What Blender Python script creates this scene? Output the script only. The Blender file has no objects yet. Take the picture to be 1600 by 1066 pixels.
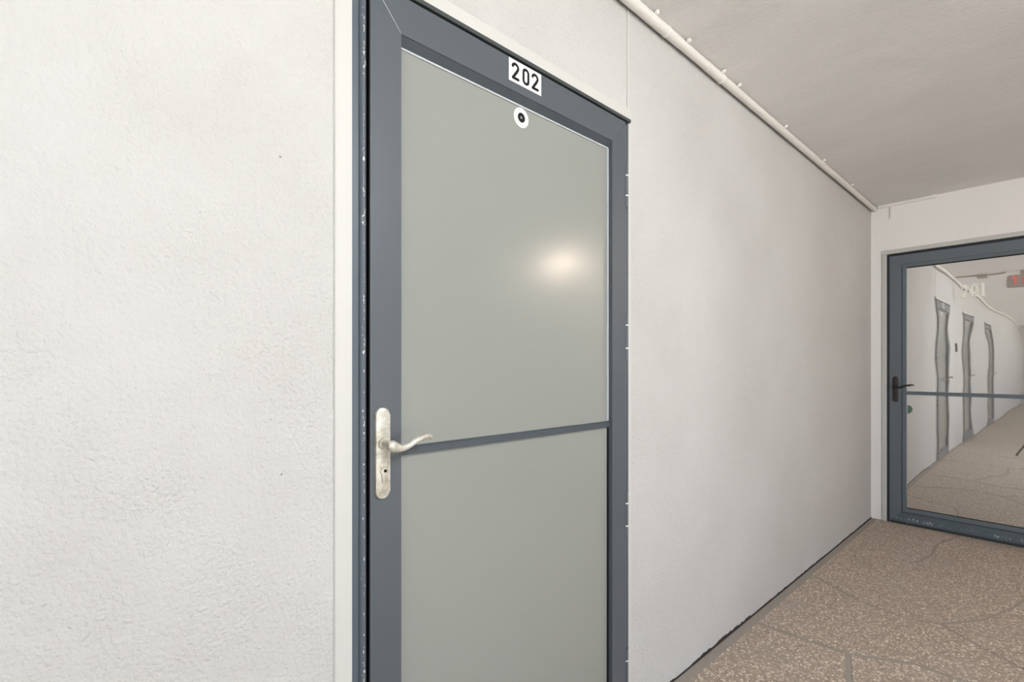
import bpy, bmesh, math, random
from mathutils import Vector, Matrix

random.seed(7)
SC = bpy.context.scene
COL = SC.collection
PI = math.pi

# ------------------------------------------------------------------ camera, world, light, exposure
CAM_H = 1.243                 # lens height; wall with door 202 is 1 m away (plane Y = 1)
FOC, HOR = 748.66, 571.14     # focal length and horizon row for a 1600 x 1066 frame
cam_d = bpy.data.cameras.new('camera')
cam = bpy.data.objects.new('camera', cam_d)
COL.objects.link(cam)
cam.location = (0, 0, CAM_H)
cam.rotation_euler = (PI/2, 0, -math.radians(41.331))
cam_d.sensor_width = 36.0
cam_d.lens = 36.0*FOC/1600
cam_d.shift_y = (HOR-533.0)/1600
cam_d.clip_start = 0.02
SC.camera = cam

CEIL = 2.527
XB = 4.777        # end wall with door 201
YR = -2.07        # wall opposite door 202
XOPEN = 2.15      # the walkway is open to the outside from here back
XEND = -13.0      # far end behind the camera

w = bpy.data.worlds.new('sky'); SC.world = w; w.use_nodes = True
bg = w.node_tree.nodes['Background']
bg.inputs[0].default_value = (0.90, 0.95, 1.0, 1)
bg.inputs[1].default_value = 1.5

# sun behind the building: the walkway lies in its shade, the ground outside is lit and throws light up to the ceiling
sd = bpy.data.lights.new('sun', 'SUN'); sd.energy = 28.0; sd.angle = math.radians(0.6); sd.color = (1.0, 0.98, 0.95)
so = bpy.data.objects.new('sun', sd); COL.objects.link(so); so.rotation_euler = (math.radians(-42), 0, 0); so.location = (0, 8, 12)

# portal: only guides sampling of the sky through the open side, gives off nothing itself
pd = bpy.data.lights.new('open_side_portal', 'AREA'); pd.shape = 'RECTANGLE'
pd.size = XOPEN-XEND; pd.size_y = CEIL
pd.cycles.is_portal = True
po = bpy.data.objects.new('open_side_portal', pd); COL.objects.link(po)
po.location = ((XOPEN+XEND)/2, YR, CEIL/2); po.rotation_euler = (PI/2, 0, 0)

vs = SC.view_settings
vs.view_transform = 'Standard'; vs.look = 'None'; vs.gamma = 1.0; vs.use_curve_mapping = False
vs.exposure = 0.12

# ------------------------------------------------------------------ materials
def srgb(r, g, b):
    def f(c):
        c /= 255.0
        return c/12.92 if c <= 0.04045 else ((c+0.055)/1.055)**2.4
    return (f(r), f(g), f(b), 1)

def new_mat(name):
    m = bpy.data.materials.new(name); m.use_nodes = True
    nt = m.node_tree
    return m, nt, nt.nodes['Principled BSDF']

def N(nt, t, **kw):
    n = nt.nodes.new(t)
    for k, v in kw.items():
        if k in n.inputs: n.inputs[k].default_value = v
        else: setattr(n, k, v)
    return n

def plain(name, col, rough=0.5, metal=0.0, spec=0.5, bump=0.0, scale=200.0, var=0.0):
    m, nt, p = new_mat(name)
    p.inputs['Base Color'].default_value = col
    p.inputs['Roughness'].default_value = rough
    p.inputs['Metallic'].default_value = metal
    p.inputs['Specular IOR Level'].default_value = spec
    tc = N(nt, 'ShaderNodeTexCoord')
    if bump:
        nz = N(nt, 'ShaderNodeTexNoise', Scale=scale, Detail=3.0)
        nt.links.new(tc.outputs['Object'], nz.inputs['Vector'])
        b = N(nt, 'ShaderNodeBump', Strength=bump, Distance=0.002)
        nt.links.new(nz.outputs['Fac'], b.inputs['Height'])
        nt.links.new(b.outputs['Normal'], p.inputs['Normal'])
    if var:
        nz = N(nt, 'ShaderNodeTexNoise', Scale=6.0, Detail=5.0, Roughness=0.6)
        nt.links.new(tc.outputs['Object'], nz.inputs['Vector'])
        mx = N(nt, 'ShaderNodeMix', data_type='RGBA')
        mx.inputs['A'].default_value = tuple(c*(1-var) for c in col[:3])+(1,)
        mx.inputs['B'].default_value = tuple(min(1, c*(1+var)) for c in col[:3])+(1,)
        nt.links.new(nz.outputs['Fac'], mx.inputs['Factor'])
        nt.links.new(mx.outputs['Result'], p.inputs['Base Color'])
    return m

def stucco(name, col, col2, fine=0.35, coarse=0.5, stretch=(1, 1, 1), rough=0.75):
    m, nt, p = new_mat(name)
    L = nt.links.new
    p.inputs['Roughness'].default_value = rough
    p.inputs['Specular IOR Level'].default_value = 0.3
    tc = N(nt, 'ShaderNodeTexCoord')
    mp = N(nt, 'ShaderNodeMapping'); mp.inputs['Scale'].default_value = stretch
    L(tc.outputs['Object'], mp.inputs['Vector'])
    big = N(nt, 'ShaderNodeTexNoise', Scale=2.3, Detail=5.0, Roughness=0.62)
    L(mp.outputs['Vector'], big.inputs['Vector'])
    mx = N(nt, 'ShaderNodeMix', data_type='RGBA')
    mx.inputs['A'].default_value = col; mx.inputs['B'].default_value = col2
    L(big.outputs['Fac'], mx.inputs['Factor'])
    # a few small dark pits
    vor = N(nt, 'ShaderNodeTexVoronoi', Scale=9.0)
    L(tc.outputs['Object'], vor.inputs['Vector'])
    lt = N(nt, 'ShaderNodeMath', operation='LESS_THAN'); lt.inputs[1].default_value = 0.022
    L(vor.outputs['Distance'], lt.inputs[0])
    mx2 = N(nt, 'ShaderNodeMix', data_type='RGBA')
    mx2.inputs['B'].default_value = tuple(c*0.45 for c in col[:3])+(1,)
    L(lt.outputs[0], mx2.inputs['Factor']); L(mx.outputs['Result'], mx2.inputs['A'])
    L(mx2.outputs['Result'], p.inputs['Base Color'])
    n1 = N(nt, 'ShaderNodeTexNoise', Scale=125.0, Detail=3.0, Roughness=0.55)
    n2 = N(nt, 'ShaderNodeTexNoise', Scale=34.0, Detail=3.0, Roughness=0.5)
    n3 = N(nt, 'ShaderNodeTexNoise', Scale=3.5, Detail=3.0, Roughness=0.55)
    L(mp.outputs['Vector'], n1.inputs['Vector']); L(mp.outputs['Vector'], n2.inputs['Vector']); L(mp.outputs['Vector'], n3.inputs['Vector'])
    # rougher in patches, smoother in others
    ramp = N(nt, 'ShaderNodeMapRange'); ramp.inputs['From Min'].default_value = 0.35; ramp.inputs['From Max'].default_value = 0.65
    ramp.inputs['To Min'].default_value = 0.5; ramp.inputs['To Max'].default_value = 1.0
    L(big.outputs['Fac'], ramp.inputs['Value'])
    mul = N(nt, 'ShaderNodeMath', operation='MULTIPLY'); L(n1.outputs['Fac'], mul.inputs[0]); L(ramp.outputs['Result'], mul.inputs[1])
    b1 = N(nt, 'ShaderNodeBump', Strength=fine, Distance=0.0072)
    L(mul.outputs[0], b1.inputs['Height'])
    b2 = N(nt, 'ShaderNodeBump', Strength=coarse, Distance=0.006)
    L(n2.outputs['Fac'], b2.inputs['Height']); L(b1.outputs['Normal'], b2.inputs['Normal'])
    b3 = N(nt, 'ShaderNodeBump', Strength=0.35, Distance=0.02)
    L(n3.outputs['Fac'], b3.inputs['Height']); L(b2.outputs['Normal'], b3.inputs['Normal'])
    L(b3.outputs['Normal'], p.inputs['Normal'])
    return m

M = {}
M['wall'] = stucco('stucco_wall', srgb(203, 204, 204), srgb(194, 192, 190), 1.0, 0.6)
M['wall_end'] = stucco('stucco_end_wall', srgb(247, 246, 245), srgb(244, 242, 241), 0.15, 0.12)
M['ceiling'] = stucco('trowelled_ceiling', srgb(240, 239, 239), srgb(232, 230, 230), 0.9, 0.5, (1.9, 0.75, 1))
M['smooth'] = plain('smooth_white_paint', srgb(200, 200, 197), 0.55, bump=0.15, scale=60, var=0.03)
M['pipe'] = plain('painted_conduit', srgb(226, 224, 219), 0.45, var=0.03)
M['white'] = plain('white_plastic', srgb(242, 240, 236), 0.4)
M['gasket'] = plain('pale_gasket', srgb(188, 193, 198), 0.35)
M['black'] = plain('black_rubber', srgb(14, 15, 17), 0.7, spec=0.2)
M['ink'] = plain('black_print', srgb(22, 22, 26), 0.6, spec=0.2)
M['darkgrey'] = plain('dark_head_metal', srgb(58, 64, 66), 0.5)
M['bronze'] = plain('dark_bronze', srgb(62, 58, 58), 0.42, metal=0.6, var=0.15)
M['blackmetal'] = plain('black_lacquer', srgb(20, 21, 23), 0.25)
M['cream'] = plain('cream_numerals', srgb(246, 244, 234), 0.4)
M['green'] = plain('green_sticker', srgb(84, 116, 98), 0.6)
M['pebblegrout'] = plain('grey_cement', srgb(150, 143, 135), 0.85, bump=0.4, scale=90, var=0.12)
M['tar'] = plain('old_black_adhesive', srgb(48, 43, 44), 0.8, bump=0.3, scale=80)
M['concrete'] = plain('pale_concrete', srgb(170, 168, 162), 0.9, var=0.06)
M['brown'] = plain('brown_door_paint', srgb(128, 112, 100), 0.5)

def grey_paint(name, col, chips=0.0, streak=(1, 1, 1), rough=0.42, edge=(0, 0.0, 0.01)):
    m, nt, p = new_mat(name); L = nt.links.new
    p.inputs['Roughness'].default_value = rough
    tc = N(nt, 'ShaderNodeTexCoord')
    mp = N(nt, 'ShaderNodeMapping'); mp.inputs['Scale'].default_value = streak
    L(tc.outputs['Object'], mp.inputs['Vector'])
    big = N(nt, 'ShaderNodeTexNoise', Scale=3.0, Detail=4.0, Roughness=0.6)
    L(tc.outputs['Object'], big.inputs['Vector'])
    mx = N(nt, 'ShaderNodeMix', data_type='RGBA')
    mx.inputs['A'].default_value = tuple(c*0.93 for c in col[:3])+(1,)
    mx.inputs['B'].default_value = tuple(c*1.07 for c in col[:3])+(1,)
    L(big.outputs['Fac'], mx.inputs['Factor'])
    out = mx.outputs['Result']
    if chips:
        n1 = N(nt, 'ShaderNodeTexNoise', Scale=230.0, Detail=3.0, Roughness=0.65)
        L(mp.outputs['Vector'], n1.inputs['Vector'])
        n2 = N(nt, 'ShaderNodeTexNoise', Scale=14.0, Detail=3.0)
        L(tc.outputs['Object'], n2.inputs['Vector'])
        mq = N(nt, 'ShaderNodeMath', operation='MULTIPLY'); L(n2.outputs['Fac'], mq.inputs[0]); mq.inputs[1].default_value = 0.35
        mu = N(nt, 'ShaderNodeMath', operation='ADD'); L(n1.outputs['Fac'], mu.inputs[0]); L(mq.outputs[0], mu.inputs[1])
        # wear follows the exposed edge of the profile
        sx_ = N(nt, 'ShaderNodeSeparateXYZ'); L(tc.outputs['Object'], sx_.inputs[0])
        di = N(nt, 'ShaderNodeMath', operation='SUBTRACT'); L(sx_.outputs[edge[0]], di.inputs[0]); di.inputs[1].default_value = edge[1]
        ab = N(nt, 'ShaderNodeMath', operation='ABSOLUTE'); L(di.outputs[0], ab.inputs[0])
        mr = N(nt, 'ShaderNodeMapRange'); L(ab.outputs[0], mr.inputs['Value'])
        mr.inputs['From Min'].default_value = 0.0; mr.inputs['From Max'].default_value = edge[2]; mr.inputs['To Min'].default_value = 0.0; mr.inputs['To Max'].default_value = -0.35
        ad = N(nt, 'ShaderNodeMath', operation='ADD'); L(mu.outputs[0], ad.inputs[0]); L(mr.outputs['Result'], ad.inputs[1])
        gt = N(nt, 'ShaderNodeMath', operation='GREATER_THAN'); gt.inputs[1].default_value = chips
        L(ad.outputs[0], gt.inputs[0])
        m2 = N(nt, 'ShaderNodeMix', data_type='RGBA')
        m2.inputs['B'].default_value = srgb(212, 214, 212)
        L(gt.outputs[0], m2.inputs['Factor']); L(out, m2.inputs['A'])
        out = m2.outputs['Result']
    L(out, p.inputs['Base Color'])
    return m

M['frame'] = grey_paint('slate_grey_frame', srgb(80, 87, 93))
M['bead'] = grey_paint('shaded_slate_bead', srgb(70, 78, 84))  # slate darkened: shade of the down-facing top bead put into the colour
M['frame_chip'] = grey_paint('slate_grey_chipped', srgb(80, 89, 98), 0.76, (1, 1, 0.45), edge=(0, -0.0145, 0.011))
M['frame2'] = grey_paint('slate_blue_frame', srgb(98, 108, 116))
M['frame2_chip'] = grey_paint('slate_blue_chipped', srgb(84, 97, 106), 0.765, (0.35, 1, 1), edge=(2, 0.045, 0.06))
M['jamb2'] = plain('dark_navy_gap', srgb(34, 36, 46), 0.6)

# frosted pane of door 202: opaque grey film behind semi-gloss glass
m, nt, p = new_mat('frosted_grey_pane'); M['frost'] = m
p.inputs['Base Color'].default_value = srgb(143, 146, 142)
p.inputs['Roughness'].default_value = 0.20
p.inputs['Specular IOR Level'].default_value = 0.6
tc = N(nt, 'ShaderNodeTexCoord'); nz = N(nt, 'ShaderNodeTexNoise', Scale=700.0, Detail=1.0)
nt.links.new(tc.outputs['Object'], nz.inputs['Vector'])
b = N(nt, 'ShaderNodeBump', Strength=0.05, Distance=0.0005); nt.links.new(nz.outputs['Fac'], b.inputs['Height'])
nt.links.new(b.outputs['Normal'], p.inputs['Normal'])

# reflective, slightly wavy pane of door 201 over a beige film
m = bpy.data.materials.new('wavy_reflective_pane'); m.use_nodes = True; M['mirror'] = m
nt = m.node_tree; nt.nodes.clear(); L = nt.links.new
out = N(nt, 'ShaderNodeOutputMaterial'); mixs = N(nt, 'ShaderNodeMixShader'); mixs.inputs[0].default_value = 0.60
dif = N(nt, 'ShaderNodeBsdfDiffuse'); dif.inputs['Color'].default_value = srgb(160, 153, 145)
glo = N(nt, 'ShaderNodeBsdfGlossy'); glo.inputs['Roughness'].default_value = 0.015; glo.inputs['Color'].default_value = (0.95, 0.95, 0.95, 1)
tc = N(nt, 'ShaderNodeTexCoord'); mp = N(nt, 'ShaderNodeMapping'); mp.inputs['Scale'].default_value = (2.2, 1, 1.4)
L(tc.outputs['Object'], mp.inputs['Vector'])
nz = N(nt, 'ShaderNodeTexNoise', Scale=3.2, Detail=0.5, Roughness=0.3); L(mp.outputs['Vector'], nz.inputs['Vector'])
b = N(nt, 'ShaderNodeBump', Strength=1.0, Distance=0.0004); L(nz.outputs['Fac'], b.inputs['Height'])
L(b.outputs['Normal'], glo.inputs['Normal'])
L(dif.outputs[0], mixs.inputs[1]); L(glo.outputs[0], mixs.inputs[2]); L(mixs.outputs[0], out.inputs['Surface'])

# weathered nickel handle
m, nt, p = new_mat('weathered_nickel'); M['nickel'] = m; L = nt.links.new
tc = N(nt, 'ShaderNodeTexCoord'); nz = N(nt, 'ShaderNodeTexNoise', Scale=45.0, Detail=6.0, Roughness=0.7)
L(tc.outputs['Object'], nz.inputs['Vector'])
cr = N(nt, 'ShaderNodeValToRGB'); cr.color_ramp.elements[0].position = 0.32; cr.color_ramp.elements[0].color = srgb(168, 160, 142)
cr.color_ramp.elements[1].position = 0.6; cr.color_ramp.elements[1].color = srgb(214, 213, 205)
L(nz.outputs['Fac'], cr.inputs['Fac']); L(cr.outputs['Color'], p.inputs['Base Color'])
p.inputs['Metallic'].default_value = 0.35; p.inputs['Roughness'].default_value = 0.38

# pebble aggregate paving
m, nt, p = new_mat('pebble_paving'); M['pebble'] = m; L = nt.links.new
tc = N(nt, 'ShaderNodeTexCoord')
wob = N(nt, 'ShaderNodeTexNoise', Scale=60.0, Detail=2.0); L(tc.outputs['Object'], wob.inputs['Vector'])
va = N(nt, 'ShaderNodeMix', data_type='VECTOR'); va.inputs['Factor'].default_value = 0.012
L(tc.outputs['Object'], va.inputs['A']); L(wob.outputs['Color'], va.inputs['B'])
vo = N(nt, 'ShaderNodeTexVoronoi', Scale=135.0, Randomness=1.0); L(va.outputs['Result'], vo.inputs['Vector'])
sep = N(nt, 'ShaderNodeSeparateColor'); L(vo.outputs['Color'], sep.inputs['Color'])
cr = N(nt, 'ShaderNodeValToRGB'); e = cr.color_ramp.elements
e[0].position = 0.0; e[0].color = srgb(146, 131, 118)
e[1].position = 1.0; e[1].color = srgb(248, 238, 222)
for pos, c in ((0.35, (164, 150, 137)), (0.65, (184, 169, 155)), (0.82, (212, 198, 183)), (0.92, (230, 222, 212))):
    q = e.new(pos); q.color = srgb(*c)
L(sep.outputs[0], cr.inputs['Fac'])
edge = N(nt, 'ShaderNodeMapRange'); edge.inputs['From Min'].default_value = 0.25; edge.inputs['From Max'].default_value = 0.75
edge.inputs['To Min'].default_value = 0.0; edge.inputs['To Max'].default_value = 0.75
L(vo.outputs['Distance'], edge.inputs['Value'])
mg = N(nt, 'ShaderNodeMix', data_type='RGBA'); mg.inputs['B'].default_value = srgb(150, 134, 120)
L(edge.outputs['Result'], mg.inputs['Factor']); L(cr.outputs['Color'], mg.inputs['A'])
bn = N(nt, 'ShaderNodeTexNoise', Scale=2.6, Detail=5.0, Roughness=0.6); L(tc.outputs['Object'], bn.inputs['Vector'])
sm = N(nt, 'ShaderNodeMapRange'); sm.inputs['From Min'].default_value = 0.52; sm.inputs['From Max'].default_value = 0.72
sm.inputs['To Min'].default_value = 0.0; sm.inputs['To Max'].default_value = 0.45
L(bn.outputs['Fac'], sm.inputs['Value'])
mg2 = N(nt, 'ShaderNodeMix', data_type='RGBA'); mg2.inputs['B'].default_value = srgb(160, 150, 142)
L(sm.outputs['Result'], mg2.inputs['Factor']); L(mg.outputs['Result'], mg2.inputs['A'])
L(mg2.outputs['Result'], p.inputs['Base Color'])
p.inputs['Roughness'].default_value = 0.55; p.inputs['Specular IOR Level'].default_value = 0.35
b = N(nt, 'ShaderNodeBump', Strength=0.55, Distance=0.004); b.invert = True
L(vo.outputs['Distance'], b.inputs['Height']); L(b.outputs['Normal'], p.inputs['Normal'])

def emit(name, col, s):
    m = bpy.data.materials.new(name); m.use_nodes = True; nt = m.node_tree; nt.nodes.clear()
    o = N(nt, 'ShaderNodeOutputMaterial'); e = N(nt, 'ShaderNodeEmission'); e.inputs[0].default_value = col; e.inputs[1].default_value = s
    nt.links.new(e.outputs[0], o.inputs[0]); return m
M['lamp'] = emit('warm_lamp_glow', (1.0, 0.80, 0.66, 1), 260.0)
M['dome'] = emit('fill_dome_glow', (0.96, 0.98, 1.0, 1), 135.0)
M['exit_red'] = emit('lit_red_letters', (1.0, 0.10, 0.10, 1), 0.9)
M['exit_box'] = plain('exit_sign_housing', srgb(150, 140, 134), 0.5)

# ------------------------------------------------------------------ helpers
def tag(o, label=None, cat=None, group=None, kind=None):
    if label: o['label'] = label
    if cat: o['category'] = cat
    if group: o['group'] = group
    if kind: o['kind'] = kind
    return o

def empty(name, loc=(0, 0, 0), rz=0.0):
    o = bpy.data.objects.new(name, None); COL.objects.link(o)
    o.empty_display_size = 0.1
    o.location = loc; o.rotation_euler = (0, 0, rz)
    return o

def obj(name, bm, mat, parent=None, smooth=False, auto=False):
    bmesh.ops.recalc_face_normals(bm, faces=bm.faces)
    me = bpy.data.meshes.new(name); bm.to_mesh(me); bm.free()
    me.materials.append(M[mat] if isinstance(mat, str) else mat)
    if smooth:
        for f in me.polygons: f.use_smooth = True
    if auto:
        me.set_sharp_from_angle(angle=math.radians(35))
    o = bpy.data.objects.new(name, me); COL.objects.link(o)
    if parent: o.parent = parent
    return o

def box(bm, x0, x1, y0, y1, z0, z1, bev=0.0):
    r = bmesh.ops.create_cube(bm, size=1.0)
    vs_ = r['verts']
    for v in vs_:
        v.co = Vector((x0+(v.co.x+0.5)*(x1-x0), y0+(v.co.y+0.5)*(y1-y0), z0+(v.co.z+0.5)*(z1-z0)))
    if bev:
        es = list({e for v in vs_ for e in v.link_edges})
        bmesh.ops.bevel(bm, geom=es, offset=bev, segments=2, profile=0.5, affect='EDGES')
    return bm

def boxo(name, b6, mat, parent=None, bev=0.0):
    bm = bmesh.new(); box(bm, *b6, bev=bev)
    return obj(name, bm, mat, parent)

def prism_xz(bm, pts, y0, y1, bev=0.0, fronts=True):
    """polygon in x,z extruded in y (y0 = front)."""
    a = [bm.verts.new((x, y0, z)) for x, z in pts]; b_ = [bm.verts.new((x, y1, z)) for x, z in pts]
    n = len(pts)
    f0 = bm.faces.new(a); bm.faces.new(list(reversed(b_)))
    for i in range(n):
        bm.faces.new((a[i], b_[i], b_[(i+1) % n], a[(i+1) % n]))
    if bev:
        bmesh.ops.bevel(bm, geom=list(f0.edges), offset=bev, segments=2, profile=0.5, affect='EDGES')
    return bm

def prism_xy(bm, pts, z0, z1):
    a = [bm.verts.new((x, y, z0)) for x, y in pts]; b_ = [bm.verts.new((x, y, z1)) for x, y in pts]
    n = len(pts)
    bm.faces.new(a); bm.faces.new(list(reversed(b_)))
    for i in range(n):
        bm.faces.new((a[i], b_[i], b_[(i+1) % n], a[(i+1) % n]))
    return bm

def cyl(bm, p0, p1, r0, r1=None, seg=20):
    p0 = Vector(p0); p1 = Vector(p1); r1 = r0 if r1 is None else r1
    d = (p1-p0); q = d.to_track_quat('Z', 'Y')
    mat = Matrix.Translation((p0+p1)/2) @ q.to_matrix().to_4x4()
    bmesh.ops.create_cone(bm, cap_ends=True, segments=seg, radius1=r0, radius2=r1, depth=d.length, matrix=mat)
    return bm

def sweep(bm, pts, radii, seg=14, up=Vector((0, 0, 1))):
    """tube through pts with elliptical section radii (ra, rb); rb along 'up'."""
    rings = []
    n = len(pts)
    for i, p in enumerate(pts):
        p = Vector(p)
        t = (Vector(pts[min(i+1, n-1)])-Vector(pts[max(i-1, 0)])).normalized()
        s = t.cross(up).normalized(); u = s.cross(t).normalized()
        ra, rb = radii[i]
        rings.append([bm.verts.new(p+s*ra*math.cos(2*PI*k/seg)+u*rb*math.sin(2*PI*k/seg)) for k in range(seg)])
    for i in range(n-1):
        for k in range(seg):
            bm.faces.new((rings[i][k], rings[i][(k+1) % seg], rings[i+1][(k+1) % seg], rings[i+1][k]))
    bm.faces.new(rings[0]); bm.faces.new(list(reversed(rings[-1])))
    return bm

def ribbon(bm, pts, wid, y0, y1, closed=False, cap=False):
    """flat stroke in x,z with half-widths wid, extruded y0 (front) .. y1."""
    n = len(pts)
    if cap and not closed:
        d0 = (Vector(pts[0])-Vector(pts[1])).normalized(); d1 = (Vector(pts[-1])-Vector(pts[-2])).normalized()
        P = []; W = []
        for k in (1.0, 0.8, 0.45):
            P.append(tuple(Vector(pts[0])+d0*wid[0]*k)); W.append(wid[0]*math.sqrt(max(0.02, 1-k*k)))
        P += list(pts); W += list(wid)
        for k in (0.45, 0.8, 1.0):
            P.append(tuple(Vector(pts[-1])+d1*wid[-1]*k)); W.append(wid[-1]*math.sqrt(max(0.02, 1-k*k)))
        pts, wid = P, W; n = len(pts)
    Lf, Rt = [], []
    for i in range(n):
        if closed: a = Vector(pts[(i-1) % n]); c = Vector(pts[(i+1) % n])
        else: a = Vector(pts[max(i-1, 0)]); c = Vector(pts[min(i+1, n-1)])
        t = (c-a).normalized(); nn = Vector((-t.y, t.x)); p = Vector(pts[i])
        Lf.append(p+nn*wid[i]); Rt.append(p-nn*wid[i])
    def vv(p, y): return bm.verts.new((p.x, y, p.y))
    A = [(vv(l, y0), vv(r, y0), vv(l, y1), vv(r, y1)) for l, r in zip(Lf, Rt)]
    for i in range(n if closed else n-1):
        a, c = A[i], A[(i+1) % n]
        bm.faces.new((a[0], c[0], c[1], a[1])); bm.faces.new((a[2], a[3], c[3], c[2]))
        bm.faces.new((a[0], a[2], c[2], c[0])); bm.faces.new((a[1], c[1], c[3], a[3]))
    if not closed:
        for a in (A[0], A[-1]): bm.faces.new((a[0], a[1], a[3], a[2]))
    return bm

def arc(cx, cy, rx, ry, a0, a1, n):
    return [(cx+rx*math.cos(math.radians(a0+(a1-a0)*i/n)), cy+ry*math.sin(math.radians(a0+(a1-a0)*i/n))) for i in range(n+1)]

# ------------------------------------------------------------------ the setting
def slab_wall(name, axis, at, thick, u0, u1, z0, z1, holes, mat):
    """wall as one mesh with rectangular holes (u0,u1,z0,z1); axis 'x' runs along x at y=at."""
    us = sorted({u0, u1, *[h[0] for h in holes], *[h[1] for h in holes]})
    zs = sorted({z0, z1, *[h[2] for h in holes], *[h[3] for h in holes]})
    bm = bmesh.new()
    def inside(u, z):
        return any(h[0] < u < h[1] and h[2] < z < h[3] for h in holes)
    cells = {(i, j) for i in range(len(us)-1) for j in range(len(zs)-1) if not inside((us[i]+us[i+1])/2, (zs[j]+zs[j+1])/2)}
    cache = {}
    def v(i, j, k):
        if (i, j, k) not in cache:
            d = at+(thick if k else 0)
            cache[(i, j, k)] = bm.verts.new((us[i], d, zs[j]) if axis == 'x' else (d, us[i], zs[j]))
        return cache[(i, j, k)]
    for (i, j) in cells:
        for k in (0, 1):
            bm.faces.new((v(i, j, k), v(i+1, j, k), v(i+1, j+1, k), v(i, j+1, k)))
        for (di, dj, e) in ((-1, 0, ((i, j), (i, j+1))), (1, 0, ((i+1, j), (i+1, j+1))), (0, -1, ((i, j), (i+1, j))), (0, 1, ((i, j+1), (i+1, j+1)))):
            if (i+di, j+dj) not in cells:
                (a, b_), (c, d_) = e
                bm.faces.new((v(a, b_, 0), v(c, d_, 0), v(c, d_, 1), v(a, b_, 1)))
    return obj(name, bm, mat)

DX = 0.4559; DW = 0.935            # door 202: left edge of the leaf on the wall, leaf width
DY = 0.8751                        # door 201: left edge of the leaf on the end wall
D3, D4 = -2.05, -5.2               # further doors along the same wall, behind the camera
def hole_a(x0): return (x0-0.037, x0+DW+0.022, 0.0, 2.100)
wl = slab_wall('wall_left', 'x', 1.0, 0.22, XEND, XB+0.22, 0.0, CEIL, [hole_a(DX), hole_a(D3), hole_a(D4)], 'wall')
tag(wl, 'long off-white stucco wall that holds the door marked 202', 'wall', kind='structure')
we = slab_wall('wall_back', 'y', XB, 0.22, YR-0.2, 1.0, 0.0, CEIL, [(DY-DW-0.022, DY+0.0204, 0.0, 2.130)], 'wall_end')
tag(we, 'cream end wall of the walkway that holds the door marked 201', 'wall', kind='structure')
wr = slab_wall('wall_right', 'x', YR, -0.2, XOPEN, XB, 0.0, CEIL, [], 'wall')
tag(wr, 'off-white stucco wall across the walkway from the door marked 202', 'wall', kind='structure')
wf = slab_wall('wall_front', 'y', XEND, -0.2, YR, 1.0, 0.0, CEIL, [], 'wall')
tag(wf, 'pale wall at the far end of the walkway, seen in the glass of door 201', 'wall', kind='structure')

ce = boxo('ceiling', (XEND-0.2, XB+0.22, YR-0.2, 1.22, CEIL, CEIL+0.2), 'ceiling')
tag(ce, 'grey-white ceiling with sweeping trowel marks over the walkway', 'ceiling', kind='structure')
fl = boxo('floor', (XEND-0.2, XB+0.22, YR-0.2, 1.22, -0.22, -0.003), 'pebblegrout')
tag(fl, 'brown pebble paving of irregular slabs with grey cement joints', 'floor', kind='structure')
gr = boxo('ground', (-60, 60, -80, YR-0.2, -3.4, -3.2), 'concrete')
tag(gr, 'pale concrete ground outside, one storey below the walkway', 'ground', kind='structure')

# irregular slabs of the floor
def offset_poly(pts, d):
    n = len(pts); ar = sum(pts[i][0]*pts[(i+1) % n][1]-pts[(i+1) % n][0]*pts[i][1] for i in range(n))
    if ar < 0: pts = list(reversed(pts))
    out = []
    for i in range(n):
        p0, p1, p2 = (Vector(pts[(i+k) % n]) for k in (-1, 0, 1))
        e1 = (p1-p0).normalized(); e2 = (p2-p1).normalized()
        n1 = Vector((-e1.y, e1.x)); n2 = Vector((-e2.y, e2.x))
        m_ = (n1+n2)
        m_ = m_.normalized() if m_.length > 1e-6 else n1
        out.append(tuple(p1+m_*d/max(0.5, m_.dot(n1))))
    return out

def slab(pts, hw=0.005):
    bm = bmesh.new(); prism_xy(bm, offset_poly(pts, hw), -0.02, random.uniform(-0.0006, 0.0004))
    return obj('slab', bm, 'pebble', fl)

BAND = 0.966
L1 = [(2.418, BAND), (2.425, .80), (2.455, .595), (2.58, .39), (2.583, .25), (2.60, 0), (2.50, -.3)]
L2 = [(2.455, .595), (2.236, .538), (1.7, .40), (1.2, .42)]
L3 = [(3.218, BAND), (3.045, .68), (3.018, .49), (3.07, .37)]
L3r = [(3.07, .37), (3.27, .24), (3.525, .154), (3.711, .115), (4.1, .0), (4.772, .02)]
L3b = [(3.07, .37), (2.953, .227), (2.867, .089), (2.80, -.3)]
L4 = [(3.667, BAND), (3.787, .83), (3.866, .68), (3.912, .585)]
L4b = [(3.912, .585), (4.13, .543), (4.43, .548), (4.772, .465)]
slab([(1.2, BAND)]+L1[:3]+L2[1:], 0.011)
slab(list(reversed(L2))+L1[3:]+[(1.2, -.3)], 0.011)
slab(L1[:1]+L3+L3b[1:]+list(reversed(L1))[:-1], 0.011)
slab(L3[:1]+L4+L4b[1:]+list(reversed(L3r))+list(reversed(L3))[1:-1], 0.0075)
slab(L4[:1]+[(4.772, BAND)]+list(reversed(L4b))+list(reversed(L4))[1:-1], 0.0075)
slab(L3r+[(4.772, -.3)]+list(reversed(L3b))[:-1], 0.0065)
def grid(x0, x1, y0, y1, nx, ny):
    P = {}
    for i in range(nx+1):
        for j in range(ny+1):
            x = x0+(x1-x0)*i/nx; y = y0+(y1-y0)*j/ny
            if 0 < i < nx: x += random.uniform(-.28, .28)*(x1-x0)/nx
            if 0 < j < ny: y += random.uniform(-.25, .25)*(y1-y0)/ny
            P[i, j] = (x, y)
    for i in range(nx):
        for j in range(ny):
            slab([P[i, j], P[i+1, j], P[i+1, j+1], P[i, j+1]])
grid(1.2, 4.772, YR+0.03, -.3, 5, 2)
grid(XEND+0.03, 1.2, YR+0.03, BAND, 17, 4)

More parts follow.
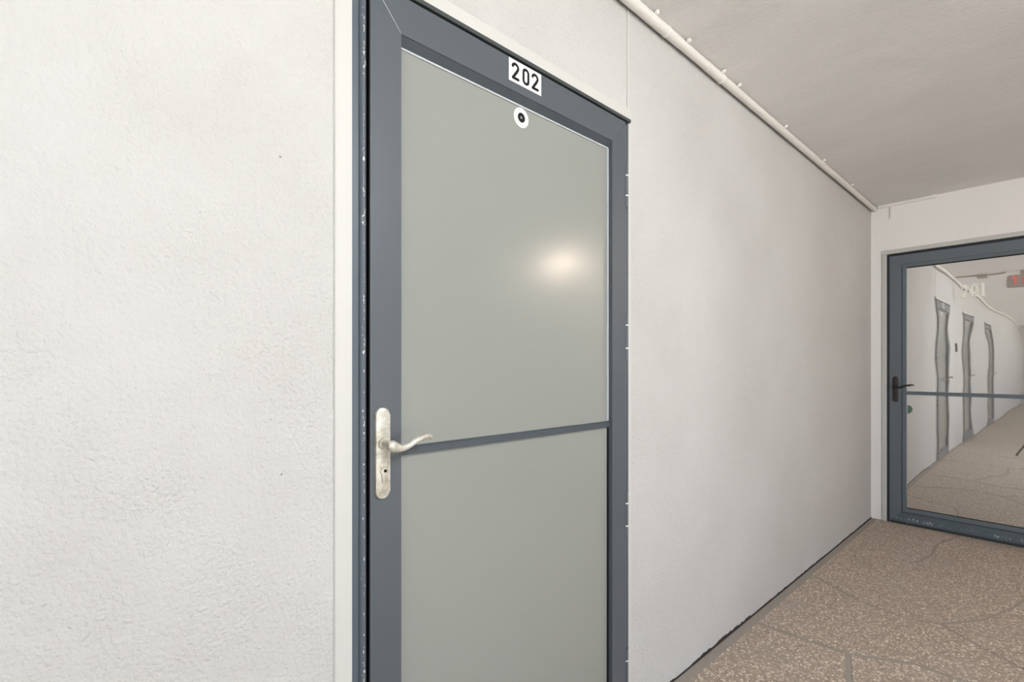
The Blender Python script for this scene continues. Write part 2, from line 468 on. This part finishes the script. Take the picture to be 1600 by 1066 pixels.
# black adhesive left along the foot of the wall
bm = bmesh.new(); x = DX+DW+0.05; prev = None
while x < XB-0.006:
    t = x
    k = 0.5+0.5*math.sin(t*7.1)*math.sin(t*2.7+1)
    hgt = 0.004+0.007*k*random.random()+(0.006 if 1.9 < t < 2.45 and random.random() < .75 else 0)
    if 1.72 < t < 1.86: hgt = 0.002
    cur = (bm.verts.new((x, 0.9965, -0.004)), bm.verts.new((x, 0.9965, hgt)), bm.verts.new((x, 1.002, hgt)), bm.verts.new((x, 1.002, -0.004)))
    if prev:
        for a in range(4): bm.faces.new((prev[a], prev[(a+1) % 4], cur[(a+1) % 4], cur[a]))
    else: bm.faces.new(cur)
    prev = cur; x += random.uniform(0.008, 0.03)
bm.faces.new(prev)
tag(obj('baseboard_left', bm, 'tar'), 'ragged black line of old adhesive along the foot of the stucco wall', 'trim', kind='structure')

# upright caulked joint above the hinge side of door 202
bm = bmesh.new()
cyl(bm, (1.4235, 1.0, 2.147), (1.4235, 1.0, CEIL-0.004), 0.0045, seg=12)
jt = obj('trim_1', bm, 'smooth', smooth=True, auto=True)
tag(jt, 'upright white caulk bead running from door 202 head to the ceiling', 'trim', kind='structure')
boxo('crack', (1.4172, 1.4190, 0.9995, 1.003, 2.147, CEIL-0.004), 'exit_box', jt)

# ------------------------------------------------------------------ digits
def digit_sans(ch, x, z, wd, ht, y0, y1, mat, parent):
    hw = wd*0.15
    bm = bmesh.new()
    def S(pts): return [(x+px*wd, z+pz*ht) for px, pz in pts]
    if ch == '2':
        a = arc(.5, .74, .39, .195, 172, -22, 14)
        pts = S(a+[(.72, .52), (.46, .32), (.16, .075)])
        ribbon(bm, pts, [hw]*len(pts), y0, y1, cap=True)
        pts = S([(.13, .07), (.5, .07), (.92, .07)])
        ribbon(bm, pts, [hw]*3, y0-0.00005, y1, cap=True)
    else:
        a = arc(.5, .74, .36, .19, 0, 180, 12)+arc(.5, .26, .36, .19, 180, 360, 12)
        pts = S(a); ribbon(bm, pts, [hw]*len(pts), y0, y1, closed=True)
    return obj('digit', bm, mat, parent)

def digit_serif(ch, x, z, wd, ht, y0, y1, mat, parent):
    bm = bmesh.new()
    def S(pts): return [(x+px*wd, z+pz*ht) for px, pz in pts]
    if ch == '2':
        a = arc(.47, .74, .36, .23, 160, -35, 16)
        pts = a+[(.6, .42), (.36, .24), (.14, .08)]
        n = len(pts)
        wid = [wd*(.055+.12*max(0, math.sin(PI*min(1, max(0, (i/(n-1)-.15)/.75))))) for i in range(n)]
        ribbon(bm, S(pts), wid, y0, y1)
        pts = [(.06, .05), (.3, .11), (.6, .065), (.84, .09), (.92, .26)]
        ribbon(bm, S(pts), [wd*.06, wd*.13, wd*.14, wd*.11, wd*.04], y0-0.0002, y1)
        c = S([(.2, .74)])[0]
        cyl(bm, (c[0], y0-0.0003, c[1]), (c[0], y1, c[1]), wd*.13, seg=16)
    elif ch == '0':
        a = arc(.5, .5, .34, .46, 0, 345, 27)
        wid = [wd*(.06+.13*abs(math.cos(2*PI*i/28))) for i in range(28)]
        ribbon(bm, S(a), wid, y0, y1, closed=True)
    else:
        ribbon(bm, S([(.55, .04), (.55, .5), (.55, 1.0)]), [wd*.17]*3, y0, y1)
        ribbon(bm, S([(.22, .8), (.4, .86), (.52, .97)]), [wd*.03, wd*.06, wd*.05], y0-0.0002, y1)
        ribbon(bm, S([(.2, .035), (.55, .035), (.9, .035)]), [wd*.065]*3, y0-0.0002, y1)
    return obj('digit', bm, mat, parent)

# ------------------------------------------------------------------ doors (local frame: x right, y into the wall, z up)
def lever_handle(parent, x, z, face, mat, lmat, plate=True):
    """handle at local x (plate centre), z (pivot), on a face at local y = face."""
    hd = bpy.data.objects.new('handle', None); COL.objects.link(hd); hd.parent = parent; hd.location = (x, face, z)
    hd.empty_display_size = 0.05
    # back plate with round ends
    r = 0.0165; top, bot = 0.0785-r, -0.122+r
    pts = arc(0, top, r, r, 0, 180, 12)+arc(0, bot, r, r, 180, 360, 12)
    bm = bmesh.new(); prism_xz(bm, pts, -0.009, 0.0, bev=0.0028)
    obj('backplate', bm, mat, hd, smooth=True, auto=True)
    # rose and spindle
    bm = bmesh.new()
    cyl(bm, (0, -0.002, 0), (0, -0.018, 0), 0.0135, 0.0125, 24)
    cyl(bm, (0, -0.016, 0), (0, -0.050, 0), 0.0095, 0.0105, 24)
    obj('spindle', bm, mat, hd, smooth=True, auto=True)
    # wave lever
    ctrl = [(-0.010, 0.000), (0.0, -0.001), (0.012, -0.0055), (0.026, -0.0075), (0.042, -0.003), (0.058, 0.0045), (0.074, 0.0100), (0.088, 0.0118), (0.097, 0.0088), (0.101, 0.0045)]
    rad = [(0.007, 0.0085), (0.0105, 0.0125), (0.009, 0.0105), (0.0075, 0.0075), (0.0070, 0.0068), (0.0070, 0.0068), (0.0070, 0.0070), (0.0068, 0.0068), (0.0056, 0.0054), (0.0030, 0.0028)]
    def cr_(a, b_, c, d, t):
        return 0.5*(2*b_+(c-a)*t+(2*a-5*b_+4*c-d)*t*t+(3*b_-a-3*c+d)*t**3)
    P, R_ = [], []
    n = len(ctrl)
    for i in range(n-1):
        ids = [max(i-1, 0), i, i+1, min(i+2, n-1)]
        for k in range(4):
            t = k/4
            P.append(tuple(cr_(*[ctrl[q][c] for q in ids], t) for c in (0, 1)))
            R_.append(tuple(cr_(*[rad[q][c] for q in ids], t) for c in (0, 1)))
    P.append(ctrl[-1]); R_.append(rad[-1])
    pts = [(px, -0.049+0.10*max(0, px-0.03)*max(0, px-0.03)/0.1, pz) for px, pz in P]
    bm = bmesh.new(); sweep(bm, pts, R_, 16)
    obj('lever', bm, lmat, hd, smooth=True, auto=True)
    # lock cylinder (keyhole profile) below
    bm = bmesh.new()
    pts = arc(0.001, -0.0605, 0.0085, 0.0085, -55, 235, 16)+arc(0.001, -0.0815, 0.0046, 0.0046, 180, 360, 8)
    prism_xz(bm, pts, -0.0125, 0.0, bev=0.0008)
    lk = obj('lock_cylinder', bm, mat, hd, smooth=True, auto=True)
    bm = bmesh.new()
    cyl(bm, (0.003, -0.0132, -0.0600), (0.003, -0.010, -0.0600), 0.0036, seg=16)
    ks = obj('keyhole', bm, 'black', hd)
    return hd

def make_door(name, loc, rz, o):
    """o: options"""
    d = empty(name, loc, rz)
    W = DW; zt = o['top']; zb = o['bot']; st = o['stile']; tr = o['trail']; br = o['brail']
    fy = o['face']; py = o['pane']; fm = o['fm']
    # leaf members, mitred
    x1, z1, z0 = st, zt-tr, zb+br
    mem = [('stile', [(0, zb), (x1, z0), (x1, z1), (0, zt)], fm),
           ('stile', [(W, zb), (W, zt), (W-st, z1), (W-st, z0)], fm),
           ('top_rail', [(0, zt), (x1, z1), (W-st, z1), (W, zt)], fm),
           ('bottom_rail', [(0, zb), (W, zb), (W-st, z0), (x1, z0)], o.get('bm', fm))]
    for nm, pts, mt in mem:
        bm = bmesh.new(); prism_xz(bm, pts, fy, py+0.022, bev=0.0012)
        obj(nm, bm, mt, d)
    # glazing beads set back inside the members
    bl, bt, bb = o['bead']
    by = o['beady']
    if bt:
        bm = bmesh.new()
        prof = [(fy+o['bslope'][0], z1-0.0012), (by+o['bslope'][1], z1-bt), (py+0.02, z1-bt), (py+0.02, z1+0.002), (fy+o['bslope'][0], z1+0.002)]
        a = [bm.verts.new((x1-0.002, q, z)) for q, z in prof]; c = [bm.verts.new((W-st+0.002, q, z)) for q, z in prof]
        bm.faces.new(a); bm.faces.new(list(reversed(c)))
        for i in range(5): bm.faces.new((a[i], c[i], c[(i+1) % 5], a[(i+1) % 5]))
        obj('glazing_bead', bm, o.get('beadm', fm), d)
    if bb: boxo('glazing_bead', (x1-0.002, W-st+0.002, by, py+0.02, z0-0.002, z0+bb), fm, d, 0.0015)
    if bl:
        boxo('glazing_bead', (x1-0.002, x1+bl, by, py+0.02, z0+bb, z1-bt), fm, d, 0.0015)
        boxo('glazing_bead', (W-st-bl, W-st+0.002, by, py+0.02, z0+bb, z1-bt), fm, d, 0.0015)
    # mid rail: front bar with a sloping top back to the glass
    ma, mb = o['mid']
    bm = bmesh.new()
    prof = [(py+0.004, ma), (o['midy'], ma), (o['midy'], mb), (o['midy']+0.003, mb+0.002), (py+0.004, mb+0.006)]
    a = [bm.verts.new((x1+bl-0.002, q, z)) for q, z in prof]; c = [bm.verts.new((W-st-bl+0.002, q, z)) for q, z in prof]
    bm.faces.new(a); bm.faces.new(list(reversed(c)))
    for i in range(len(prof)): bm.faces.new((a[i], c[i], c[(i+1) % 5], a[(i+1) % 5]))
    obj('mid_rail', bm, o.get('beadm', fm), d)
    # panes
    for k, (pa, pb) in enumerate(((ma+0.008, z1-bt+0.004), (z0+bb-0.004, ma+0.008))):
        bm = bmesh.new(); nx = 14
        bow = o.get('bow', 0.0)
        xa, xb_ = x1+bl-0.003, W-st-bl+0.003
        cols = []
        for i in range(nx+1):
            t = i/nx; xx = xa+(xb_-xa)*t
            yy = py-bow*(1-(2*t-1)**2)
            cols.append([bm.verts.new((xx, yy, pa)), bm.verts.new((xx, yy, pb)), bm.verts.new((xx, yy+0.006, pb)), bm.verts.new((xx, yy+0.006, pa))])
        for i in range(nx):
            for q in range(4): bm.faces.new((cols[i][q], cols[i+1][q], cols[i+1][(q+1) % 4], cols[i][(q+1) % 4]))
        bm.faces.new(cols[0]); bm.faces.new(list(reversed(cols[-1])))
        obj('glass_pane', bm, o['pm'], d, smooth=True, auto=True)
    # gaskets along the glass edge: pale around the upper pane, dark around the lower
    if o.get('gasket'):
        g = 0.0035
        boxo('gasket', (x1, W-st, py-0.0035, py+0.004, z1-bt-g, z1-bt+0.001), 'gasket', d)
        boxo('gasket', (W-st-0.006, W-st, py-0.004, py+0.004, mb+0.006, z1-bt-g), 'gasket', d)
        boxo('gasket', (W-st-0.005, W-st, py-0.004, py+0.004, z0, ma), 'black', d)
    if o.get('seal'):
        xa, xb_ = x1+bl, W-st-bl
        for k in ((x1-0.0005, x1+0.003, z0, z1), (W-st-0.003, W-st+0.0005, z0, z1)):
            boxo('seal', (k[0], k[1], by-0.0015, by+0.004, k[2], k[3]), 'black', d)
        for k in ((x1, W-st, z0-0.0005, z0+0.003),):
            boxo('seal', (k[0], k[1], by-0.0015, by+0.004, k[2], k[3]), 'black', d)
        boxo('seal', (xa, xb_, py-0.006, py+0.004, z1-bt-0.007, z1-bt), 'black', d)
        boxo('seal', (xa, xb_, py-0.006, py+0.004, z0+bb, z0+bb+0.004), 'black', d)
    # frame: hinge-side and lock-side jambs, head
    js = o['jamb']
    bm = bmesh.new()
    if js == 'ridge':
        pr = [(-0.037, 0.10), (-0.037, -0.006), (-0.0225, -0.0065)]
        pr += [(-0.0145+0.0082*math.cos(math.radians(a_)), -0.0065-0.0105*math.sin(math.radians(a_))) for a_ in range(180, -1, -20)]
        pr += [(-0.0063, 0.10)]
        prism_xy(bm, pr, 0.0, zt+0.004)
        obj('jamb', bm, 'frame_chip', d, smooth=True, auto=True)
        bm = bmesh.new(); prism_xy(bm, [(W+0.0135, 0.10), (W+0.0135, -0.010), (W+0.022, -0.010), (W+0.022, 0.10)], 0.0, zt+0.004)
        obj('jamb', bm, fm, d)
        boxo('head', (-0.037, W+0.029, -0.0165, 0.10, zt+0.0065, zt+0.0175), 'darkgrey', d, 0.001)
        boxo('gap_shade_strip', (-0.0063, -0.0015, 0.012, 0.03, zb, zt), 'black', d)  # black strips stand in for the shade in the gaps round the leaf
        boxo('gap_shade_strip', (-0.0016, 0.0005, fy+0.0018, 0.02, zb, zt), 'black', d)
        boxo('gap_shade_strip', (0.0, W, 0.006, 0.03, zt, zt+0.0065), 'black', d)
        boxo('gap_shade_strip', (W, W+0.0135, 0.008, 0.03, zb, zt), 'black', d)
    else:
        g = 0.0204
        boxo('jamb', (-g, -0.006, 0.004, 0.10, 0.0, zt+0.018), 'jamb2', d)
        boxo('jamb', (-0.006, -0.001, fy+0.002, 0.09, 0.0, zt+0.002), fm, d)
        boxo('jamb', (W+0.004, W+0.022, 0.0, 0.10, 0.0, zt+0.018), fm, d)
        boxo('head', (-0.006, W+0.004, 0.004, 0.10, zt+0.003, zt+0.020), 'jamb2', d)
    boxo('threshold', (-0.006, W+0.006, fy+0.012, 0.10, -0.004, zb-0.0015), 'darkgrey', d)
    # back panel closes the opening behind the leaf
    boxo('inner_door', (-0.037 if js == 'ridge' else -0.0204, W+0.022, 0.10, 0.13, 0.0, zt+0.018), 'brown', d)
    # smooth plaster band around the opening
    cw, ct, cy, cx = o['band'], o['bandt'], o['bandy'], (-0.037 if js == 'ridge' else -0.0204)
    hb = zt+0.0175 if js == 'ridge' else zt+0.020
    bm = bmesh.new(); box(bm, cx-cw, cx, cy, 0.004, 0.0, hb, 0.0)
    es = [e_ for e_ in bm.edges if all(abs(v.co.x-(cx-cw)) < 1e-5 and abs(v.co.y-cy) < 1e-5 for v in e_.verts)]
    bmesh.ops.bevel(bm, geom=es, offset=0.0055, segments=4, profile=0.5, affect='EDGES')
    obj('plaster_band', bm, 'smooth', d, smooth=True, auto=True)
    if js == 'ridge':
        boxo('plaster_band', (cx-cw, W+0.029, -0.0155, 0.004, hb, hb+ct), 'smooth', d, 0.001)
        boxo('plaster_band', (W+0.022, W+0.046, -0.005, 0.004, 0.0, hb-0.012), 'smooth', d, 0.002)
    else:
        bm = bmesh.new()
        rr = 0.014
        pts = [(cx-cw, hb)]+arc(cx-cw+rr, hb+ct-rr, rr, rr, 180, 90, 6)+[(W+0.05, hb+ct), (W+0.05, hb)]
        prism_xz(bm, pts, cy, 0.004, bev=0.003)
        obj('plaster_band', bm, 'smooth', d)
        boxo('plaster_band', (W+0.022, W+0.05, cy, 0.004, 0.0, hb), 'smooth', d, 0.002)
    return d

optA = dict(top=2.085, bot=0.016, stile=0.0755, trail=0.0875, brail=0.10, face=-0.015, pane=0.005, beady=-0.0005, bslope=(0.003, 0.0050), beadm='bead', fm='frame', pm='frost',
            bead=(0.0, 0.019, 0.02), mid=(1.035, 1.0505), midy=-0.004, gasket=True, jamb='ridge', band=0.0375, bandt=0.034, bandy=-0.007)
dA = make_door('door_1', (DX, 1.0, 0), 0.0, optA)
tag(dA, 'slate grey metal storm door marked 202 with frosted grey glass and nickel lever', 'door', kind='structure')
lever_handle(dA, 0.0265, 1.0715, -0.015, 'nickel', 'nickel')
# weld line of the mitre at the upper lock-side corner
bm = bmesh.new(); ribbon(bm, [(0.002, 2.083), (0.040, 2.040), (0.0745, 1.9985)], [0.0005, 0.0007, 0.0004], -0.0154, -0.0148)
obj('mitre_line', bm, 'gasket', dA)
# hinge barrels with white washers
for zc, hh in ((1.867, 0.035), (1.3425, 0.040), (0.7255, 0.039), (0.1797, 0.039)):
    bm = bmesh.new()
    cyl(bm, (DW+0.0065, -0.0125, zc-hh), (DW+0.0065, -0.0125, zc+hh), 0.0062, seg=16)
    hg = obj('hinge', bm, 'frame', dA, smooth=True, auto=True)
    for s in (-1, 1):
        bm = bmesh.new(); cyl(bm, (DW+0.0065, -0.0125, zc+s*hh-0.002), (DW+0.0065, -0.0125, zc+s*hh+0.002), 0.0068, seg=16)
        obj('washer', bm, 'white', hg)
        bm = bmesh.new(); a_, b_ = sorted((zc+s*(hh+0.002), zc+s*(hh+0.042)))
        cyl(bm, (DW+0.0065, -0.0125, a_), (DW+0.0065, -0.0125, b_), 0.0062, seg=16)
        obj('knuckle', bm, 'frame', hg, smooth=True, auto=True)
bm = bmesh.new(); prism_xy(bm, [(DW+0.0015, 0.008), (DW+0.0015, -0.0105), (DW+0.0125, -0.0105), (DW+0.0125, 0.008)], 0.016, 2.080)
obj('hinge_strip', bm, 'frame', dA)
# number sticker 202
sx, sz, sw, sh = 0.8545-DX, 2.0215, 0.1235, 0.0615
st_ = boxo('number_sticker', (sx, sx+sw, -0.0158, -0.0148, sz, sz+sh), 'white', dA); st_['label'] = 'white number sticker reading 202'
for i, ch in enumerate('202'):
    digit_sans(ch, sx+0.0105+i*0.0375+(0.002 if i == 1 else 0), sz+0.008, 0.026, sh-0.016, -0.0163, -0.0156, 'ink', st_)
# round viewer sticker on the glass
vx, vz = 0.9178-DX, 1.9460
bm = bmesh.new(); cyl(bm, (vx, 0.0055, vz), (vx, 0.0035, vz), 0.0278, seg=40)
vw = obj('viewer_sticker', bm, 'white', dA); vw['label'] = 'round white sticker with a black ring'
bm = bmesh.new(); ribbon(bm, [(vx+0.0215*math.cos(a*PI/20), vz+0.0215*math.sin(a*PI/20)) for a in range(40)], [0.0006]*40, 0.0030, 0.0036, closed=True); obj('ring_line', bm, 'gasket', vw)
bm = bmesh.new(); ribbon(bm, [(vx+0.0088*math.cos(a*PI/20), vz+0.0088*math.sin(a*PI/20)) for a in range(40)], [0.0048]*40, 0.0026, 0.0036, closed=True); obj('black_ring', bm, 'ink', vw)
bm = bmesh.new(); ribbon(bm, [(vx+0.0012+0.0024*math.cos(math.radians(a)), vz+0.0024*math.sin(math.radians(a))) for a in range(60, 301, 24)], [0.0008]*11, 0.0024, 0.0030); obj('mark', bm, 'ink', vw)

optB = dict(top=2.108, bot=0.018, stile=0.0700, trail=0.0720, brail=0.073, face=-0.004, pane=0.016, beady=0.008, bslope=(0.006, 0.0), fm='frame2', bm='frame2_chip', pm='mirror',
            bead=(0.030, 0.026, 0.036), mid=(1.0145, 1.0365), midy=0.006, seal=True, jamb='flat', band=0.034, bandt=0.032, bandy=-0.011, bow=-0.0017)
dB = make_door('door_2', (XB, DY, 0), -PI/2, optB)
tag(dB, 'slate blue metal storm door marked 201 with wavy reflective glass and dark lever', 'door', kind='structure')
lever_handle(dB, 0.0335, 1.0775, -0.004, 'bronze', 'blackmetal')
nz_ = bpy.data.objects.new('numerals', None); COL.objects.link(nz_); nz_.parent = dB; nz_['label'] = 'raised cream serif numerals 201'
for ch, y_, z_, wd in (('2', 0.4690, 1.734, 0.047), ('0', 0.4155, 1.7365, 0.045), ('1', 0.3700, 1.738, 0.040)):
    digit_serif(ch, DY-y_, z_, wd, 0.098, 0.0120, 0.0165, 'cream', nz_)
bm = bmesh.new(); gx = DY-0.772+0.002
prism_xz(bm, [(gx, 0.8675)]+arc(gx, 0.9, 0.030, 0.033, -88, 88, 12)+[(gx, 0.9325)], 0.0135, 0.017); obj('green_sticker', bm, 'green', dB)

# further doors of the same kind along the wall, seen only in the glass of door 201
for x0, lab in ((D3, 'next plain grey door along the stucco wall, seen in the glass of door 201'), (D4, 'farthest plain grey door along the stucco wall, seen in the glass of door 201')):
    dd = make_door('door_3' if x0 == D3 else 'door_4', (x0, 1.0, 0), 0.0, optA)
    tag(dd, lab, 'door', kind='structure')
    lever_handle(dd, 0.0265, 1.0715, -0.015, 'nickel', 'nickel')

# ------------------------------------------------------------------ conduit along the wall / ceiling corner
PY, PZ, PR = 0.975, CEIL-0.0210, 0.0172
cd = empty('electrical_conduit', (XEND, PY, PZ))
tag(cd, 'round cream conduit running along the corner of stucco wall and ceiling', 'conduit')
def along(name, xa, xb_, r, mat, parent=cd, seg=28):
    bm = bmesh.new(); cyl(bm, (xa-XEND, 0, 0), (xb_-XEND, 0, 0), r, seg=seg)
    return obj(name, bm, mat, parent, smooth=True, auto=True)
along('pipe', XEND+0.002, XB-0.002, PR, 'pipe')
along('coupling', 1.636, 1.738, PR+0.0012, 'pipe')
along('bell', 1.30, 1.630, PR+0.0016, 'pipe')
along('bell', 1.95, 2.080, PR+0.0012, 'pipe')
along('coupling_rim', 1.629, 1.637, PR+0.0034, 'white')
along('coupling_rim', 2.080, 2.089, PR+0.0034, 'white')
for x_ in (1.535, 1.762, 2.060, 2.215, 2.785, 3.42, 4.04):
    bm = bmesh.new(); box(bm, x_-0.006-XEND, x_+0.006-XEND, -0.030, -0.014, 0.004, 0.019, 0.003)
    obj('clip', bm, 'white', cd)

# flat raceway on the end wall
rc = empty('cable_raceway', (XB, 0.955, 2.515))
tag(rc, 'short white raceway on the end wall right under the ceiling', 'raceway')
boxo('cover', (-0.024, 0.0, -0.353, 0.0, -0.011, 0.011), 'white', rc, 0.002)
boxo('drop', (-0.014, 0.0, -0.096, -0.080, -0.104, -0.0115), 'white', rc, 0.003)
boxo('end_cap', (-0.026, 0.0, -0.356, -0.340, -0.0118, 0.0118), 'white', rc, 0.0015)

# ------------------------------------------------------------------ ceiling lamp near the far corner of the opposite wall
lp = empty('ceiling_lamp', (4.26, -1.93, CEIL)); tag(lp, 'small round ceiling lamp glowing warm, blurred in the glass of door 202', 'lamp')
bm = bmesh.new(); cyl(bm, (0, 0, 0), (0, 0, -0.022), 0.065, 0.06, 28); obj('base', bm, 'white', lp)
bm = bmesh.new(); bmesh.ops.create_uvsphere(bm, u_segments=24, v_segments=12, radius=0.055)
for v in bm.verts: v.co.z = v.co.z*0.85-0.055
obj('globe', bm, 'lamp', lp, smooth=True)

# added fill light shaped as a dome, out of view, to brighten the end wall
wl2 = empty('fill_dome', (0.7, -1.35, CEIL)); tag(wl2, 'added fill dome on the walkway ceiling, out of view, brightening the end wall', 'lamp')
bm = bmesh.new(); cyl(bm, (0, 0, 0), (0, 0, -0.02), 0.21, 0.205, 36); obj('base', bm, 'white', wl2)
bm = bmesh.new(); bmesh.ops.create_uvsphere(bm, u_segments=32, v_segments=16, radius=0.19)
for v in bm.verts: v.co.z = min(0, v.co.z)*0.8-0.02
obj('diffuser', bm, 'dome', wl2, smooth=True)

# ------------------------------------------------------------------ things seen only in the glass of door 201
ex = empty('exit_sign', (0.15, 0.33, CEIL)); tag(ex, 'ceiling exit sign with red letters, seen in the glass of door 201', 'sign')
boxo('canopy', (-0.03, 0.03, -0.06, 0.06, -0.06, 0.0), 'exit_box', ex, 0.003)
hs = boxo('housing', (-0.025, 0.025, -0.165, 0.165, -0.225, -0.06), 'exit_box', ex, 0.012)
def strokes(bm, segs):
    for pts in segs: ribbon(bm, pts, [0.008]*len(pts), -0.0015, 0.0)
lx = -0.135
letters = {'E': [[(0, 0), (0, .1)], [(0, 0), (.05, 0)], [(0, .05), (.045, .05)], [(0, .1), (.05, .1)]], 'X': [[(0, 0), (.055, .1)], [(0, .1), (.055, 0)]],
           'I': [[(0, 0), (0, .1)]], 'T': [[(.028, 0), (.028, .1)], [(-.002, .1), (.058, .1)]]}
for face in (1, -1):
    xx = -0.128
    for ch in 'EXIT':
        bm = bmesh.new(); strokes(bm, [[(px+xx, pz-0.192) for px, pz in s] for s in letters[ch]])
        lo = obj('letter', bm, 'exit_red', hs)
        lo.rotation_euler = (0, 0, PI/2 if face == 1 else -PI/2); lo.location = (0.0252*face, 0, 0)
        xx += 0.045 if ch == 'I' else 0.08
br = empty('branch_conduit', (0.15, 0.955, CEIL)); tag(br, 'thin branch conduit with junction box crossing the ceiling to the exit sign', 'conduit')
bm = bmesh.new(); cyl(bm, (0, 0, -0.011), (0, -0.445, -0.011), 0.010, seg=14); obj('pipe', bm, 'exit_box', br, smooth=True, auto=True)
boxo('junction_box', (-0.05, 0.05, -0.30, -0.20, -0.05, 0.0), 'exit_box', br, 0.004)
ic = boxo('intercom_box', (-0.28, -0.21, 0.975, 1.0, 1.44, 1.58), 'bronze', None, 0.004); tag(ic, 'small dark intercom box on the stucco wall beside door 202', 'intercom')
ed = empty('end_door', (XEND, -0.35, 0)); tag(ed, 'brown double door closing the far end of the walkway', 'door')
boxo('door_frame', (0, 0.04, -1.0, 1.0, 0.0, 2.15), 'wall_end', ed, 0.004)
for s in (-1, 1): boxo('door_leaf', (0.03, 0.07, min(0.01*s, 0.93*s), max(0.01*s, 0.93*s), 0.02, 2.08), 'brown', ed, 0.004)

# photographer's tripod and camera below / behind the viewpoint, its leg shows in the glass
tp = empty('tripod', (-0.10, -0.09, 0)); tag(tp, 'black three-legged camera tripod standing at the viewpoint, one leg mirrored in door 201', 'tripod')
bm = bmesh.new(); cyl(bm, (0, 0, 0.62), (0, 0, 1.12), 0.014, seg=16); obj('column', bm, 'blackmetal', tp, smooth=True, auto=True)
bm = bmesh.new(); cyl(bm, (0, 0, 0.86), (0, 0, 0.94), 0.045, 0.04, 20); obj('hub', bm, 'blackmetal', tp)
bm = bmesh.new(); bmesh.ops.create_uvsphere(bm, u_segments=16, v_segments=10, radius=0.026)
for v in bm.verts: v.co.z += 1.135
box(bm, -0.035, 0.035, -0.03, 0.03, 1.155, 1.168, 0.003); obj('ball_head', bm, 'blackmetal', tp)
for a in (78, 198, 318):
    c, s = 1.15*math.cos(math.radians(a)), 1.15*math.sin(math.radians(a))
    bm = bmesh.new(); cyl(bm, (0.04*c, 0.04*s, 0.90), (0.25*c, 0.25*s, 0.44), 0.014, seg=12); lg = obj('leg', bm, 'blackmetal', tp, smooth=True, auto=True)
    bm = bmesh.new(); cyl(bm, (0.24*c, 0.24*s, 0.46), (0.44*c, 0.44*s, 0.022), 0.010, seg=12); obj('leg_extension', bm, 'blackmetal', lg, smooth=True, auto=True)
    bm = bmesh.new(); cyl(bm, (0.432*c, 0.432*s, 0.04), (0.446*c, 0.446*s, 0.001), 0.012, 0.014, seg=12); obj('rubber_foot', bm, 'black', lg)
pc = empty('photo_camera', (-0.10, -0.09, 1.168), math.radians(-41.331)); tag(pc, 'black camera mounted on the tripod at the viewpoint', 'camera')
boxo('body', (-0.065, 0.065, -0.035, 0.03, 0.0, 0.095), 'black', pc, 0.008)
bm = bmesh.new(); cyl(bm, (0, 0.028, 0.05), (0, 0.095, 0.05), 0.032, 0.036, 24); obj('lens', bm, 'black', pc, smooth=True, auto=True)
boxo('grip', (0.045, 0.075, -0.02, 0.045, 0.004, 0.088), 'black', pc, 0.010)
bm = bmesh.new(); prism_xz(bm, [(-0.030, 0.092), (0.030, 0.092), (0.020, 0.120), (-0.020, 0.120)], -0.036, 0.028, bev=0.004); obj('viewfinder', bm, 'black', pc)
boxo('screen', (-0.05, 0.03, -0.038, -0.0345, 0.014, 0.074), 'blackmetal', pc, 0.001)
bm = bmesh.new(); cyl(bm, (0.048, 0.0, 0.093), (0.048, 0.0, 0.102), 0.011, seg=20); obj('dial', bm, 'blackmetal', pc)
